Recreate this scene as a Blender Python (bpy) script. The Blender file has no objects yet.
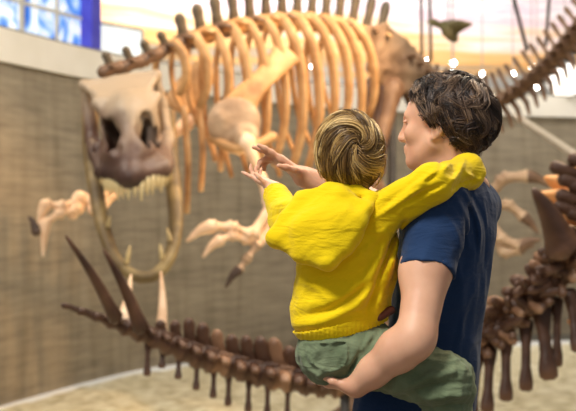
import bpy, math, random
import numpy as np
from mathutils import Vector, Matrix
random.seed(7); RNG = np.random.default_rng(7)
SC = bpy.context.scene
COL = SC.collection
CAMZ = 2.9; FPX = 1000.0; HY = 205.0; WALK = 1.49     # eye height above the pit, focal length in px, horizon row, walkway level

def P(px, py, d):
    """a place d metres out on the sight line of a pixel of the 576x411 photograph"""
    return np.array([(px-288.0)/FPX*d, d, CAMZ+(HY-py)/FPX*d])
def V(*a): return np.array(a, dtype=float)
def unit(v):
    v = np.asarray(v, float); n = np.linalg.norm(v); return v/n if n > 1e-9 else v
def lerp(a, b, t): return a+(b-a)*t

# ---------------------------------------------------------------- materials
def nt(name):
    m = bpy.data.materials.new(name); m.use_nodes = True
    t = m.node_tree; b = t.nodes['Principled BSDF']
    return m, t, b
def N(t, kind, **kw):
    n = t.nodes.new(kind)
    for k, v in kw.items():
        if k in n.inputs: n.inputs[k].default_value = v
        else: setattr(n, k, v)
    return n
def ramp(t, stops):
    r = t.nodes.new('ShaderNodeValToRGB'); e = r.color_ramp.elements
    while len(e) < len(stops): e.new(0.5)
    for i, (p, c) in enumerate(stops):
        e[i].position = p; e[i].color = (*c, 1)
    return r
def srgb(r, g, b):
    f = lambda c: (c/255/12.92) if c/255 <= .04045 else ((c/255+.055)/1.055)**2.4
    return (f(r), f(g), f(b))
def mat(name, stops, scale=6, rough=.6, bump=.2, bscale=40, stretch=(1,1,1), detail=5, dist=.02, sss=0, spec=.4, sheen=0):
    m, t, b = nt(name)
    co = N(t, 'ShaderNodeTexCoord'); mp = N(t, 'ShaderNodeMapping'); mp.inputs['Scale'].default_value = stretch
    t.links.new(co.outputs['Object'], mp.inputs['Vector'])
    n = N(t, 'ShaderNodeTexNoise', Scale=scale, Detail=detail)
    t.links.new(mp.outputs[0], n.inputs['Vector'])
    if len(stops) == 1: stops = [(.3, stops[0][1]), (.7, stops[0][1])]
    r = ramp(t, stops); t.links.new(n.outputs['Fac'], r.inputs[0]); t.links.new(r.outputs[0], b.inputs['Base Color'])
    b.inputs['Roughness'].default_value = rough; b.inputs['Specular IOR Level'].default_value = spec
    if sss:
        b.inputs['Subsurface Weight'].default_value = sss; b.inputs['Subsurface Radius'].default_value = (.012, .004, .002); b.inputs['Subsurface Scale'].default_value = 1
    if sheen: b.inputs['Sheen Weight'].default_value = sheen
    if bump:
        n2 = N(t, 'ShaderNodeTexNoise', Scale=bscale, Detail=4)
        t.links.new(mp.outputs[0], n2.inputs['Vector'])
        bp = N(t, 'ShaderNodeBump', Strength=bump, Distance=dist)
        t.links.new(n2.outputs['Fac'], bp.inputs['Height']); t.links.new(bp.outputs[0], b.inputs['Normal'])
    return m
def emit(name, col, s):
    m, t, b = nt(name)
    b.inputs['Base Color'].default_value = (*col, 1); b.inputs['Emission Color'].default_value = (*col, 1); b.inputs['Emission Strength'].default_value = s
    return m

# ---------------------------------------------------------------- objects
def link(o, parent=None):
    COL.objects.link(o)
    if parent is not None: o.parent = parent; o.matrix_parent_inverse = parent.matrix_world.inverted() if False else Matrix.Identity(4)
    return o
ORG = {}
def thing(name, label, cat, loc, group=None):
    o = bpy.data.objects.new(name, None); o.empty_display_size = .1
    o.location = loc; COL.objects.link(o)
    o['label'] = label; o['category'] = cat
    if group: o['group'] = group
    ORG[o.name] = np.array(loc, float)
    return o
def world_org(o):
    p = np.zeros(3)
    while o is not None:
        p += np.array(o.location); o = o.parent
    return p
def obj(name, v, f, m, parent=None, smooth=True, label=None, kind=None, cols=None):
    """link verts and faces (world coordinates) as one mesh object; its origin sits at the middle of its base"""
    v = np.asarray(v, float)
    c = (v.min(0)+v.max(0))/2; c[2] = v[:, 2].min()
    base = world_org(parent) if parent is not None else np.zeros(3)
    me = bpy.data.meshes.new(name)
    me.from_pydata((v-c).tolist(), [], f if isinstance(f, list) else f.tolist())
    me.validate()
    if smooth: me.polygons.foreach_set('use_smooth', [True]*len(me.polygons))
    for mm in (m if isinstance(m, (list, tuple)) else [m]): me.materials.append(mm)
    if cols is not None:
        a = me.color_attributes.new('strand', 'FLOAT_COLOR', 'POINT')
        cc = np.ones((len(v), 4)); cc[:, :3] = cols; a.data.foreach_set('color', cc.ravel())
    o = bpy.data.objects.new(name, me); COL.objects.link(o)
    if parent is not None: o.parent = parent
    o.location = c-base
    if label: o['label'] = label
    if kind: o['kind'] = kind
    return o
def tag(o, label, cat, group=None):
    o['label'] = label; o['category'] = cat
    if group: o['group'] = group
    return o

def catmull(pts, n):
    """n points evenly spaced by length on a smooth curve through pts"""
    p = [np.asarray(q, float) for q in pts]; p = [2*p[0]-p[1]]+p+[2*p[-1]-p[-2]]; out = []
    for i in range(1, len(p)-2):
        for t in np.linspace(0, 1, 20, endpoint=False):
            a, b, c, d = p[i-1:i+3]
            out.append(.5*((2*b)+(c-a)*t+(2*a-5*b+4*c-d)*t*t+(3*b-a-3*c+d)*t**3))
    out.append(p[-2]); out = np.array(out)
    k = min(3, out.shape[1]); s = np.r_[0, np.cumsum(np.linalg.norm(np.diff(out[:, :k], axis=0), axis=1))]
    u = np.linspace(0, s[-1], n)
    return np.stack([np.interp(u, s, out[:, j]) for j in range(out.shape[1])], 1)

class MB:
    def __init__(s): s.v = []; s.f = []
    def add(s, v, f):
        o = len(s.v); s.v += [tuple(q) for q in v]; s.f += [[i+o for i in q] for q in f]
    def tube(s, pts, radii, n=10, ref=None, cap=True):
        pts = [np.asarray(p, float) for p in pts]; m = len(pts)
        if not isinstance(radii, (list, tuple, np.ndarray)): radii = [radii]*m
        R = [(r, r) if np.isscalar(r) else tuple(r) for r in radii]
        T = [unit(pts[min(i+1, m-1)]-pts[max(i-1, 0)]) for i in range(m)]
        if ref is None:
            ref = V(0, 0, 1) if abs(T[0][2]) < .9 else V(1, 0, 0)
        ring = []; Nn = None
        if cap:   # rounded ends
            e0 = .6*min(R[0]); e1 = .6*min(R[-1])
            pts = [pts[0]-T[0]*e0]+pts+[pts[-1]+T[-1]*e1]
            R = [(R[0][0]*.55, R[0][1]*.55)]+R+[(R[-1][0]*.55, R[-1][1]*.55)]; T = [T[0]]+T+[T[-1]]; m += 2
        vs = []; fs = []
        for i in range(m):
            q = ref if Nn is None else Nn
            Nn = unit(q-T[i]*np.dot(q, T[i])); B = np.cross(T[i], Nn)
            for j in range(n):
                a = 2*math.pi*j/n
                vs.append(pts[i]+Nn*R[i][0]*math.cos(a)+B*R[i][1]*math.sin(a))
        for i in range(m-1):
            for j in range(n):
                k = (j+1) % n
                fs.append([i*n+j, i*n+k, (i+1)*n+k, (i+1)*n+j])
        fs.append(list(range(n))[::-1]); fs.append([(m-1)*n+j for j in range(n)])
        s.add(vs, fs)
    def bone(s, a, b, r, knob=1.6, bend=(0, 0, 0), n=10, ref=None, flat=1.0):
        a = np.asarray(a, float); b = np.asarray(b, float); bend = np.asarray(bend, float)
        ts = [0, .06, .14, .25, .5, .75, .86, .94, 1]; pr = [knob*.8, knob, knob*.85, 1.05, .9, 1.0, knob*.8, knob, knob*.75]
        s.tube([lerp(a, b, t)+bend*math.sin(math.pi*t) for t in ts], [(r*p, r*p*flat) for p in pr], n, ref)
    def box(s, c, ax, h):
        """box with centre c, axes ax (3 rows), half sizes h"""
        vs = []
        for i in (-1, 1):
            for j in (-1, 1):
                for k in (-1, 1): vs.append(c+ax[0]*h[0]*i+ax[1]*h[1]*j+ax[2]*h[2]*k)
        s.add(vs, [[0, 1, 3, 2], [4, 6, 7, 5], [0, 4, 5, 1], [2, 3, 7, 6], [0, 2, 6, 4], [1, 5, 7, 3]])
    def ball(s, c, r, n=12, ax=None):
        c = np.asarray(c, float); r = np.ones(3)*r; ax = np.eye(3) if ax is None else ax
        vs = []; fs = []; m = n//2
        for i in range(m+1):
            th = math.pi*i/m
            for j in range(n):
                ph = 2*math.pi*j/n; q = V(math.sin(th)*math.cos(ph), math.sin(th)*math.sin(ph), math.cos(th))*r
                vs.append(c+q[0]*ax[0]+q[1]*ax[1]+q[2]*ax[2])
        for i in range(m):
            for j in range(n):
                k = (j+1) % n; fs.append([i*n+j, (i+1)*n+j, (i+1)*n+k, i*n+k])
        s.add(vs, fs)
    def build(s, name, m, parent=None, smooth=True, **k): return obj(name, s.v, s.f, m, parent, smooth, **k)

# ---------------------------------------------------------------- implicit surfaces (smooth union of tapered limbs) meshed by surface nets
class Field:
    def __init__(s, h): s.h = h; s.ops = []; s.lo = np.full(3, 1e9); s.hi = np.full(3, -1e9)
    def _bb(s, pts, r, grow=True):
        pts = np.atleast_2d(pts); lo = pts.min(0)-r; hi = pts.max(0)+r
        if grow: s.lo = np.minimum(s.lo, lo); s.hi = np.maximum(s.hi, hi)
        return lo, hi
    def cone(s, a, b, ra, rb, k=.02, sub=False, cap=False, flat=None):
        """limb from a to b; cap cuts it flat at b; flat=(axis, factor) squeezes it along axis"""
        a = np.asarray(a, float); b = np.asarray(b, float)
        def f(p):
            ab = b-a; q = p-a; t = (q@ab)/(ab@ab)
            tc = np.clip(t, 0, 1); w = q-tc[..., None]*ab
            if flat is not None:
                ax, fac = unit(flat[0]), flat[1]; c = w@ax; w = w+(c*(1/fac-1))[..., None]*ax
            d = np.linalg.norm(w, axis=-1)-(ra+(rb-ra)*tc)
            if flat is not None: d = d*min(1, flat[1])
            if cap: d = np.maximum(d, (t-1)*np.linalg.norm(ab))
            return d
        s.ops.append((f, s._bb([a, b], max(ra, rb), not sub), k, sub)); return s
    def chain(s, pts, rs, k=.02, **kw):
        for i in range(len(pts)-1): s.cone(pts[i], pts[i+1], rs[i], rs[i+1], k, **kw)
        return s
    def ell(s, c, r, ax=None, k=.02, sub=False):
        c = np.asarray(c, float); r = np.ones(3)*np.asarray(r, float); ax = np.eye(3) if ax is None else np.asarray(ax, float)
        def f(p):
            q = (p-c)@ax.T; k0 = np.linalg.norm(q/r, axis=-1); k1 = np.linalg.norm(q/(r*r), axis=-1)
            return k0*(k0-1)/np.maximum(k1, 1e-6)
        s.ops.append((f, s._bb([c], r.max(), not sub), k, sub)); return s
    def tri(s, a, b, c, r, k=.02):
        a, b, c = [np.asarray(x, float) for x in (a, b, c)]
        def f(p):
            n = np.cross(b-a, a-c); best = None; ins = np.ones(p.shape[:-1], bool)
            for x, y in ((a, b), (b, c), (c, a)):
                e = y-x; q = p-x; t = np.clip((q@e)/(e@e), 0, 1); d = np.linalg.norm(q-t[..., None]*e, axis=-1)
                best = d if best is None else np.minimum(best, d)
                ins &= (q@np.cross(e, n)) > 0
            pl = np.abs((p-a)@n)/np.linalg.norm(n)
            ins2 = np.ones(p.shape[:-1], bool)
            for x, y in ((a, b), (b, c), (c, a)): ins2 &= ((p-x)@np.cross(e*0+(y-x), n)) < 0
            return np.where(ins | ins2, pl, best)-r
        s.ops.append((f, s._bb([a, b, c], r), k, False)); return s
    def cut(s, c, n):
        c = np.asarray(c, float); n = unit(n)
        s.ops.append((lambda p: (p-c)@n, None, 0, 'cut')); return s
    def disp(s, fn, c=None, r=None):
        bb = None if c is None else (np.asarray(c)-r, np.asarray(c)+r)
        s.ops.append((fn, bb, 0, 'disp')); return s
    def mesh(s):
        h = s.h; lo = s.lo-.03-2*h; n = np.ceil((s.hi+.03+2*h-lo)/h).astype(int)+1
        ax = [lo[i]+h*np.arange(n[i]) for i in range(3)]
        D = np.full(n, 9.0, np.float32)
        for f, bb, k, mode in s.ops:
            if bb is None: sl = tuple(slice(0, n[i]) for i in range(3))
            else:
                m = 2*h+k*1.2+.01
                i0 = np.clip(np.floor((bb[0]-m-lo)/h).astype(int), 0, n-1); i1 = np.clip(np.ceil((bb[1]+m-lo)/h).astype(int)+1, 1, n)
                if (i1 <= i0).any(): continue
                sl = tuple(slice(i0[i], i1[i]) for i in range(3))
            p = np.stack(np.meshgrid(*[ax[i][sl[i]] for i in range(3)], indexing='ij'), -1)
            cur = D[sl]
            if mode == 'disp': D[sl] = cur+f(p); continue
            d = f(p)
            if mode == 'cut': D[sl] = np.maximum(cur, d); continue
            if mode:
                d = -d; hh = np.clip(.5-.5*(cur-d)/max(k, 1e-6), 0, 1); D[sl] = cur*(1-hh)+d*hh+k*hh*(1-hh)
            else:
                hh = np.clip(.5+.5*(cur-d)/max(k, 1e-6), 0, 1); D[sl] = cur*(1-hh)+d*hh-k*hh*(1-hh)
        return nets(D, lo, h)
    def build(s, name, m, parent=None, **k):
        v, f = s.mesh(); return obj(name, v, f, m, parent, True, **k)
def nets(D, lo, h):
    S = D < 0; n = np.array(D.shape)
    c = np.zeros(n-1, np.int8)
    for i in (0, 1):
        for j in (0, 1):
            for k in (0, 1): c += S[i:n[0]-1+i, j:n[1]-1+j, k:n[2]-1+k]
    act = (c > 0) & (c < 8); I = np.argwhere(act)
    idx = np.full(n-1, -1, np.int64); idx[act] = np.arange(len(I))
    acc = np.zeros((len(I), 3)); cnt = np.zeros(len(I))
    for axi in range(3):
        o = [a for a in range(3) if a != axi]
        for u in (0, 1):
            for w in (0, 1):
                A = I.copy(); A[:, o[0]] += u; A[:, o[1]] += w; B = A.copy(); B[:, axi] += 1
                da = D[tuple(A.T)]; db = D[tuple(B.T)]; x = (da < 0) != (db < 0)
                t = np.where(x, da/np.where(x, da-db, 1), 0)
                q = A.astype(float); q[:, axi] += t; acc[x] += q[x]; cnt[x] += 1
    v = lo+h*acc/cnt[:, None]
    F = []
    for axi in range(3):
        o = [(axi+1) % 3, (axi+2) % 3]
        a = np.take(S, range(n[axi]-1), axi); b = np.take(S, range(1, n[axi]), axi)
        E = np.argwhere(a != b); E = E[(E[:, o[0]] > 0) & (E[:, o[1]] > 0) & (E[:, o[0]] < n[o[0]]-1) & (E[:, o[1]] < n[o[1]]-1)]
        fl = S[tuple(E.T)]
        def cell(du, dw):
            q = E.copy(); q[:, o[0]] -= du; q[:, o[1]] -= dw; return idx[tuple(q.T)]
        Q = np.stack([cell(1, 1), cell(0, 1), cell(0, 0), cell(1, 0)], 1)
        Q[~fl] = Q[~fl][:, ::-1]; F.append(Q)
    return v, np.concatenate(F)
def waves(seed, scale, amp, axis=None, n=5, sharp=True):
    """fold pattern: a sum of warped sines, stretched along axis"""
    r = np.random.default_rng(seed); ks = []
    for i in range(n):
        k = unit(r.normal(size=3))
        if axis is not None: k = unit(k-.85*np.dot(k, unit(axis))*unit(axis))
        ks.append((k*scale*r.uniform(.6, 1.5), r.uniform(0, 6.3)))
    def f(p):
        o = 0; w = np.sin(p@(ks[0][0]*.5)+1.3)*.9
        for k, ph in ks:
            q = np.sin(p@k+ph+w)
            o = o+(np.abs(q)*1.2-.7 if sharp else q)
        return (amp/math.sqrt(n)*o).astype(np.float32)
    return f
def gauss(fn, c, r):
    c = np.asarray(c, float)
    return lambda p: fn(p)*np.exp(-((p-c)**2).sum(-1)/(r*r)).astype(np.float32)

def hand(F, wrist, d, palm, thumb_side, L=.18, curl=(.3, .3, .3, .3), spread=.12, thumb=.5, k=.008):
    """palm and five bent fingers: d runs from wrist to knuckles, palm is the way the palm faces, thumb_side points to the thumb"""
    d = unit(d); palm = unit(palm-d*np.dot(palm, d)); s = unit(thumb_side-d*np.dot(thumb_side, d)-palm*np.dot(thumb_side, palm))
    w = np.asarray(wrist, float); pl = L*.5; r = L*.047
    for i, x in enumerate((.36, .12, -.12, -.36)):
        F.cone(w+s*x*L*.28, w+d*pl+s*x*L*.44, r*1.25, r*1.3, .02)
    lens = (.44, .49, .45, .36)
    for i, x in enumerate((.36, .12, -.12, -.36)):
        dd = unit(d+s*x*spread*2.4); p = w+d*pl+s*x*L*.44; ang = curl[i]*.5
        F.cone(w+d*pl*.6+s*x*L*.4, p, r*.9, r*1.12, k)
        for seg, fr in enumerate((.45, .3, .25)):
            q = p+(dd*math.cos(ang)+palm*math.sin(ang))*L*lens[i]*fr
            F.cone(p, q, r*(1.1-.1*seg), r*(1.02-.12*seg), k); p = q; ang += curl[i]
    b = w+d*L*.1+s*L*.15; t1 = b+unit(s*.75+d*.7+palm*.3)*L*.2; t2 = t1+unit(s*(.75-thumb)+d*.9+palm*.35)*L*.17; t3 = t2+unit(s*(.6-thumb)+d+palm*.45)*L*.13
    F.cone(b, t1, r*1.6, r*1.25, .015); F.cone(t1, t2, r*1.2, r*1.1, k); F.cone(t2, t3, r*1.1, r*.85, k)
# ================================================================ camera, light
cam = bpy.data.cameras.new('camera'); cam.sensor_width = 36; cam.lens = 62.5; cam.clip_end = 200
co = bpy.data.objects.new('camera', cam); COL.objects.link(co); SC.camera = co
co.location = (0, 0, CAMZ); co.rotation_euler = (math.pi/2, 0, 0); cam.shift_y = -(205.5-HY)/576
cam.dof.use_dof = True; cam.dof.focus_distance = 2.52; cam.dof.aperture_fstop = 4.0
SC.view_settings.view_transform = 'Standard'; SC.view_settings.look = 'None'; SC.view_settings.gamma = 1; SC.view_settings.exposure = 0.0
SC.cycles.use_denoising = True
SC.cycles.max_bounces = 6
w = bpy.data.worlds.new('World'); SC.world = w; w.use_nodes = True
w.node_tree.nodes['Background'].inputs[0].default_value = (.93, .96, 1, 1); w.node_tree.nodes['Background'].inputs[1].default_value = .34

def area(name, loc, aim, size, power, col=(1, 1, 1), sy=None):
    l = bpy.data.lights.new(name, 'AREA'); l.energy = power; l.color = col; l.size = size
    if sy: l.shape = 'RECTANGLE'; l.size_y = sy
    o = bpy.data.objects.new(name, l); COL.objects.link(o); o.location = loc
    o.rotation_euler = (Vector(aim)-Vector(loc)).to_track_quat('-Z', 'Y').to_euler(); return o
def spot(name, loc, aim, power, ang, col, blend=.6, r=.15):
    l = bpy.data.lights.new(name, 'SPOT'); l.energy = power; l.color = col; l.spot_size = math.radians(ang); l.spot_blend = blend; l.shadow_soft_size = r
    o = bpy.data.objects.new(name, l); COL.objects.link(o); o.location = loc
    o.rotation_euler = (Vector(aim)-Vector(loc)).to_track_quat('-Z', 'Y').to_euler(); return o
WARM = (1, .58, .24)
area('skylight', (-2.2, .2, 7.6), (.2, 2.6, 3.0), 1.3, 400, (1, .97, .92))
area('hall_light', (2.5, 9, 9.6), (1, 13, 0), 5, 1000, (1, .93, .82), 9)
area('pit_light', (-5.0, 7.5, 8.6), (-3.6, 15, 4.2), 3, 420, (1, .92, .80))
spot('rib_spot', (4.2, 8.6, 7.8), P(285, 80, 10.6), 2300, 42, WARM)
spot('rib_uplight', (-.6, 13.6, .6), P(250, 90, 10.6), 1100, 60, WARM)
spot('tail_spot', (3.6, 9.6, 7.6), P(560, 200, 7.0), 700, 40, WARM)
spot('claw_spot', (-4.2, 12.2, 7.5), P(60, 215, 10), 420, 30, (1, .72, .4))
spot('arm_spot', (2.6, 12.0, 6.8), P(225, 235, 9.5), 450, 24, (1, .75, .5))
spot('spike_spot', (-.9, 9.8, 6.2), P(140, 300, 6.8), 260, 40, (1, .75, .5))
spot('hair_spot', (2.4, 5.0, 5.6), P(430, 120, 2.6), 320, 30, (1, .75, .48), r=.3)
area('mural_wash', (1.5, 20.6, 10.3), (2.5, 27, 6.8), 12, 2100, (1, .97, .94), 1.2)


# ================================================================ the setting
M_wall = None
def wall_mat():
    m, t, b = nt('pit_wall_concrete')
    co = N(t, 'ShaderNodeTexCoord'); mp = N(t, 'ShaderNodeMapping'); mp.inputs['Scale'].default_value = (.55, .55, 5.5)
    t.links.new(co.outputs['Object'], mp.inputs['Vector'])
    n = N(t, 'ShaderNodeTexNoise', Scale=2.2, Detail=7, Roughness=.62); t.links.new(mp.outputs[0], n.inputs['Vector'])
    r = ramp(t, [(.28, srgb(124, 113, 96)), (.5, srgb(146, 134, 114)), (.75, srgb(166, 153, 130))]); t.links.new(n.outputs['Fac'], r.inputs[0])
    mp2 = N(t, 'ShaderNodeMapping'); mp2.inputs['Scale'].default_value = (2.6, 2.6, .22)
    t.links.new(co.outputs['Object'], mp2.inputs['Vector'])
    n2 = N(t, 'ShaderNodeTexNoise', Scale=2.0, Detail=4); t.links.new(mp2.outputs[0], n2.inputs['Vector'])
    r2 = ramp(t, [(.3, (.72, .7, .66)), (.56, (1, 1, 1))]); t.links.new(n2.outputs['Fac'], r2.inputs[0])
    mx = N(t, 'ShaderNodeMix', data_type='RGBA', blend_type='MULTIPLY'); mx.inputs[0].default_value = .8
    t.links.new(r.outputs[0], mx.inputs[6]); t.links.new(r2.outputs[0], mx.inputs[7]); t.links.new(mx.outputs[2], b.inputs['Base Color'])
    bp = N(t, 'ShaderNodeBump', Strength=.22, Distance=.05); t.links.new(n.outputs['Fac'], bp.inputs['Height']); t.links.new(bp.outputs[0], b.inputs['Normal'])
    b.inputs['Roughness'].default_value = .85
    return m
def plan(pts, n=60): return catmull([((px-288)/1000*d, d, 0) for px, d in pts], n)
def curved_wall(name, line, z0, z1, m, thick=.25, kind='structure'):
    line = np.asarray(line); t = np.gradient(line, axis=0); nrm = np.stack([-t[:, 1], t[:, 0], 0*t[:, 0]], 1); nrm /= np.linalg.norm(nrm, axis=1)[:, None]
    out = line+nrm*thick; n = len(line); v = []; f = []
    for i in range(n):
        for q, z in ((line[i], z0), (line[i], z1), (out[i], z1), (out[i], z0)): v.append((q[0], q[1], z))
    for i in range(n-1):
        for j in range(4):
            k = (j+1) % 4; f.append([i*4+j, i*4+k, i*4+4+k, i*4+4+j])
    f += [[0, 3, 2, 1], [(n-1)*4+j for j in range(4)]]
    return obj(name, v, f, m, None, True, kind=kind)
wl = plan([(-330, 8.6), (-200, 10.2), (-80, 12.3), (0, 13.75), (85, 15.6), (160, 17.2), (290, 19.6), (400, 21.2), (550, 22.4), (700, 23), (900, 22.4), (1300, 19.5), (1750, 15)], 120)
o = curved_wall('wall_back', wl, -.05, 4.87, wall_mat())
o.data.polygons.foreach_set('use_smooth', [False]*len(o.data.polygons))
tn = np.gradient(wl, axis=0); nr = np.stack([-tn[:, 1], tn[:, 0], 0*tn[:, 0]], 1); nr /= np.linalg.norm(nr, axis=1)[:, None]
M_par = mat('parapet_paint', [(.3, srgb(226, 219, 204)), (.7, srgb(238, 232, 220))], 1.2, .6, .05)
M_steel = mat('dark_steel', [(.3, (.05, .045, .04)), (.7, (.09, .08, .07))], 8, .45, .05)
curved_wall('trim_1', wl-nr*.07, 4.87, 5.33, M_par, .4).data.polygons.foreach_set('use_smooth', [False]*119*4+[False]*2)
curved_wall('trim_2', wl-nr*.03, 5.33, 5.365, mat('capping', [(.4, srgb(120, 112, 98))], 3, .5, .03), .33)
# pit floor, sand bed, kerb, visitors' walkway, gallery floor, ceiling
def slab(name, x0, x1, y0, y1, z0, z1, m, kind='structure'):
    b = MB(); b.box(V((x0+x1)/2, (y0+y1)/2, (z0+z1)/2), np.eye(3), ((x1-x0)/2, (y1-y0)/2, (z1-z0)/2)); return b.build(name, m, None, False, kind=kind)
M_floor = mat('pit_floor', [(.3, srgb(70, 68, 60)), (.7, srgb(95, 92, 82))], 2, .7, .1)
slab('floor', -7, 24, 3.5, 24, -.3, 0, M_floor)
kl = plan([(-330, 8.3), (-200, 9.9), (-80, 12.2), (20, 14.05), (110, 16.05), (160, 16.95), (300, 18.35), (500, 19.8), (640, 20.3), (900, 20.2), (1250, 18)], 90)
M_kerb = mat('kerb_stone', [(.3, srgb(222, 224, 224)), (.7, srgb(236, 236, 234))], 3, .6, .1)
tk = np.gradient(kl, axis=0); nk = np.stack([-tk[:, 1], tk[:, 0], 0*tk[:, 0]], 1); nk /= np.linalg.norm(nk, axis=1)[:, None]
curved_wall('trim_3', kl, 0, .13, M_kerb, .3)
def sand():
    nj = 70; n = len(kl); v = []; f = []; r = np.random.default_rng(3)
    for i in range(n):
        p0 = kl[i]-nk[i]*.005; x1 = p0[0]*.45+.5; y1 = 3.75
        for j in range(nj+1):
            t = (j/nj)**1.3; x = lerp(p0[0], x1, t); y = lerp(p0[1], y1, t)
            z = .075+.03*math.sin(x*3.1+y*1.7)*math.sin(y*2.3-x)+.02*math.sin(x*9+y*7.3)+r.normal()*.008+.02
            v.append((x, y, max(z, .03) if j else .08))
    for i in range(n-1):
        for j in range(nj): f.append([i*(nj+1)+j, i*(nj+1)+j+1, (i+1)*(nj+1)+j+1, (i+1)*(nj+1)+j])
    return obj('sand_bed', v, f, mat('sand', [(.3, srgb(172, 160, 126)), (.5, srgb(206, 196, 164)), (.7, srgb(228, 222, 198))], 4.5, .95, .6, 22, dist=.03, detail=8), None, True, kind='structure')
sand()
M_walk = mat('walkway_boards', [(.3, srgb(96, 84, 70)), (.7, srgb(120, 106, 90))], 3, .5, .05, stretch=(1, 6, 1))
slab('walkway', -4, 4, -1.5, 3.6, WALK-.25, WALK, M_walk)
slab('wall_front', -4, 4, 3.42, 3.58, -.02, WALK-.25, mat('walkway_wall', [(.4, srgb(120, 112, 100))], 2, .8, .1))
# gallery behind the parapet
gl = wl+nr*5.6
def mural():
    m, t, b = nt('sunset_mural')
    co = N(t, 'ShaderNodeTexCoord'); sp = N(t, 'ShaderNodeSeparateXYZ'); t.links.new(co.outputs['Object'], sp.inputs[0])
    mp = N(t, 'ShaderNodeMapping'); mp.inputs['Scale'].default_value = (.16, .16, 2.6); t.links.new(co.outputs['Object'], mp.inputs['Vector'])
    n = N(t, 'ShaderNodeTexNoise', Scale=1.5, Detail=5, Roughness=.55); t.links.new(mp.outputs[0], n.inputs['Vector'])
    ad = N(t, 'ShaderNodeMath', operation='MULTIPLY_ADD'); ad.inputs[1].default_value = 2.8; ad.inputs[2].default_value = -1.4
    t.links.new(n.outputs['Fac'], ad.inputs[0])
    a2 = N(t, 'ShaderNodeMath', operation='ADD'); t.links.new(ad.outputs[0], a2.inputs[0]); t.links.new(sp.outputs['Z'], a2.inputs[1])
    dv = N(t, 'ShaderNodeMath', operation='DIVIDE'); dv.inputs[1].default_value = 6.0; t.links.new(a2.outputs[0], dv.inputs[0])
    r = ramp(t, [(0, srgb(120, 124, 128)), (.34, srgb(160, 160, 156)), (.39, srgb(172, 146, 112)), (.44, srgb(226, 172, 104)), (.50, srgb(236, 190, 138)), (.56, srgb(236, 206, 184)), (.60, srgb(240, 222, 220)), (.65, srgb(222, 194, 206)), (.69, srgb(246, 238, 240)), (.74, srgb(224, 198, 212)), (.8, srgb(244, 236, 240))])
    t.links.new(dv.outputs[0], r.inputs[0]); t.links.new(r.outputs[0], b.inputs['Base Color']); b.inputs['Roughness'].default_value = .9
    return m
curved_wall('wall_gallery', gl, 4.3, 10.4, mural(), .2)
slab('ceiling', -12, 30, -1.5, 31, 10.4, 10.6, mat('ceiling_paint', [(.4, srgb(225, 220, 210))], 2, .8, 0))
# gallery floor ring
v = []; f = []
for i in range(len(wl)):
    for q in (wl[i]+nr[i]*.25, gl[i]): v.append((q[0], q[1], 4.6)); v.append((q[0], q[1], 4.3))
for i in range(len(wl)-1):
    a = i*4; f += [[a, a+2, a+6, a+4], [a+1, a+5, a+7, a+3]]
obj('floor_gallery', v, f, mat('gallery_floor', [(.4, srgb(170, 160, 145))], 2, .5, 0), None, False, kind='structure')

# ---- blue glazed windows and the violet pier upper left, a white window beside them
def window_mat(name, stops, s, scale=1.1, st=(1, 1, .6)):
    m, t, b = nt(name)
    co = N(t, 'ShaderNodeTexCoord'); mp = N(t, 'ShaderNodeMapping'); mp.inputs['Scale'].default_value = st; t.links.new(co.outputs['Object'], mp.inputs['Vector'])
    n = N(t, 'ShaderNodeTexNoise', Scale=scale, Detail=3, Distortion=1.2); t.links.new(mp.outputs[0], n.inputs['Vector'])
    r = ramp(t, stops); t.links.new(n.outputs['Fac'], r.inputs[0]); t.links.new(r.outputs[0], b.inputs['Base Color']); t.links.new(r.outputs[0], b.inputs['Emission Color'])
    b.inputs['Emission Strength'].default_value = s; b.inputs['Roughness'].default_value = .2
    return m
M_glass = window_mat('blue_lit_glass', [(.34, srgb(30, 92, 190)), (.45, srgb(110, 160, 225)), (.55, srgb(205, 218, 235)), (.66, srgb(235, 236, 232))], .75, 2.2)
M_white = window_mat('white_lit_glass', [(.4, srgb(225, 232, 232)), (.6, srgb(246, 250, 250))], .82, .8)
M_frame = mat('window_frame', [(.4, srgb(215, 212, 200))], 3, .5, 0)
def at_window(px, d): return V((px-288)/1000*d, d, 0)
wa, wb_, wc = at_window(-70, 14.3), at_window(86, 17.6), at_window(141, 18.9)
dirw = unit(wb_-wa); nw = V(dirw[1], -dirw[0], 0)
def window(name, a, b, z0, z1, glass, cols, rows):
    d = unit(b-a); L = np.linalg.norm(b-a); nn = V(d[1], -d[0], 0); up = V(0, 0, 1)
    g = MB(); g.box((a+b)/2+up*(z0+z1)/2, (d, nn, up), (L/2, .02, (z1-z0)/2)); pane = g.build(name, glass, None, False, kind='structure')
    fr = MB()
    for i in range(cols+1): fr.box(a+d*L*i/cols+up*(z0+z1)/2, (d, nn, up), (.035, .05, (z1-z0)/2))
    for j in range(rows+1): fr.box((a+b)/2+up*(z0+(z1-z0)*j/rows), (d, nn, up), (L/2, .045, .03))
    fr.build('window_frame', M_frame, pane, False)
    return pane
window('window_1', wa, lerp(wa, wb_, .52), 4.62, 9.2, M_glass, 2, 3)
window('window_2', lerp(wa, wb_, .53), wb_, 4.62, 9.2, M_glass, 2, 3)
pier = MB(); c = at_window(90.5, 17.5); pier.box(c+V(0, 0, 7.3), (dirw, nw, V(0, 0, 1)), (.13, .13, 2.75)); pier.build('trim_4', mat('violet_pier', [(.4, srgb(62, 58, 190)), (.6, srgb(84, 84, 205))], 2, .4, 0), None, False, kind='structure')
window('window_3', at_window(97, 18.1), wc, 4.62, 6.2, M_white, 1, 1)

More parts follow.
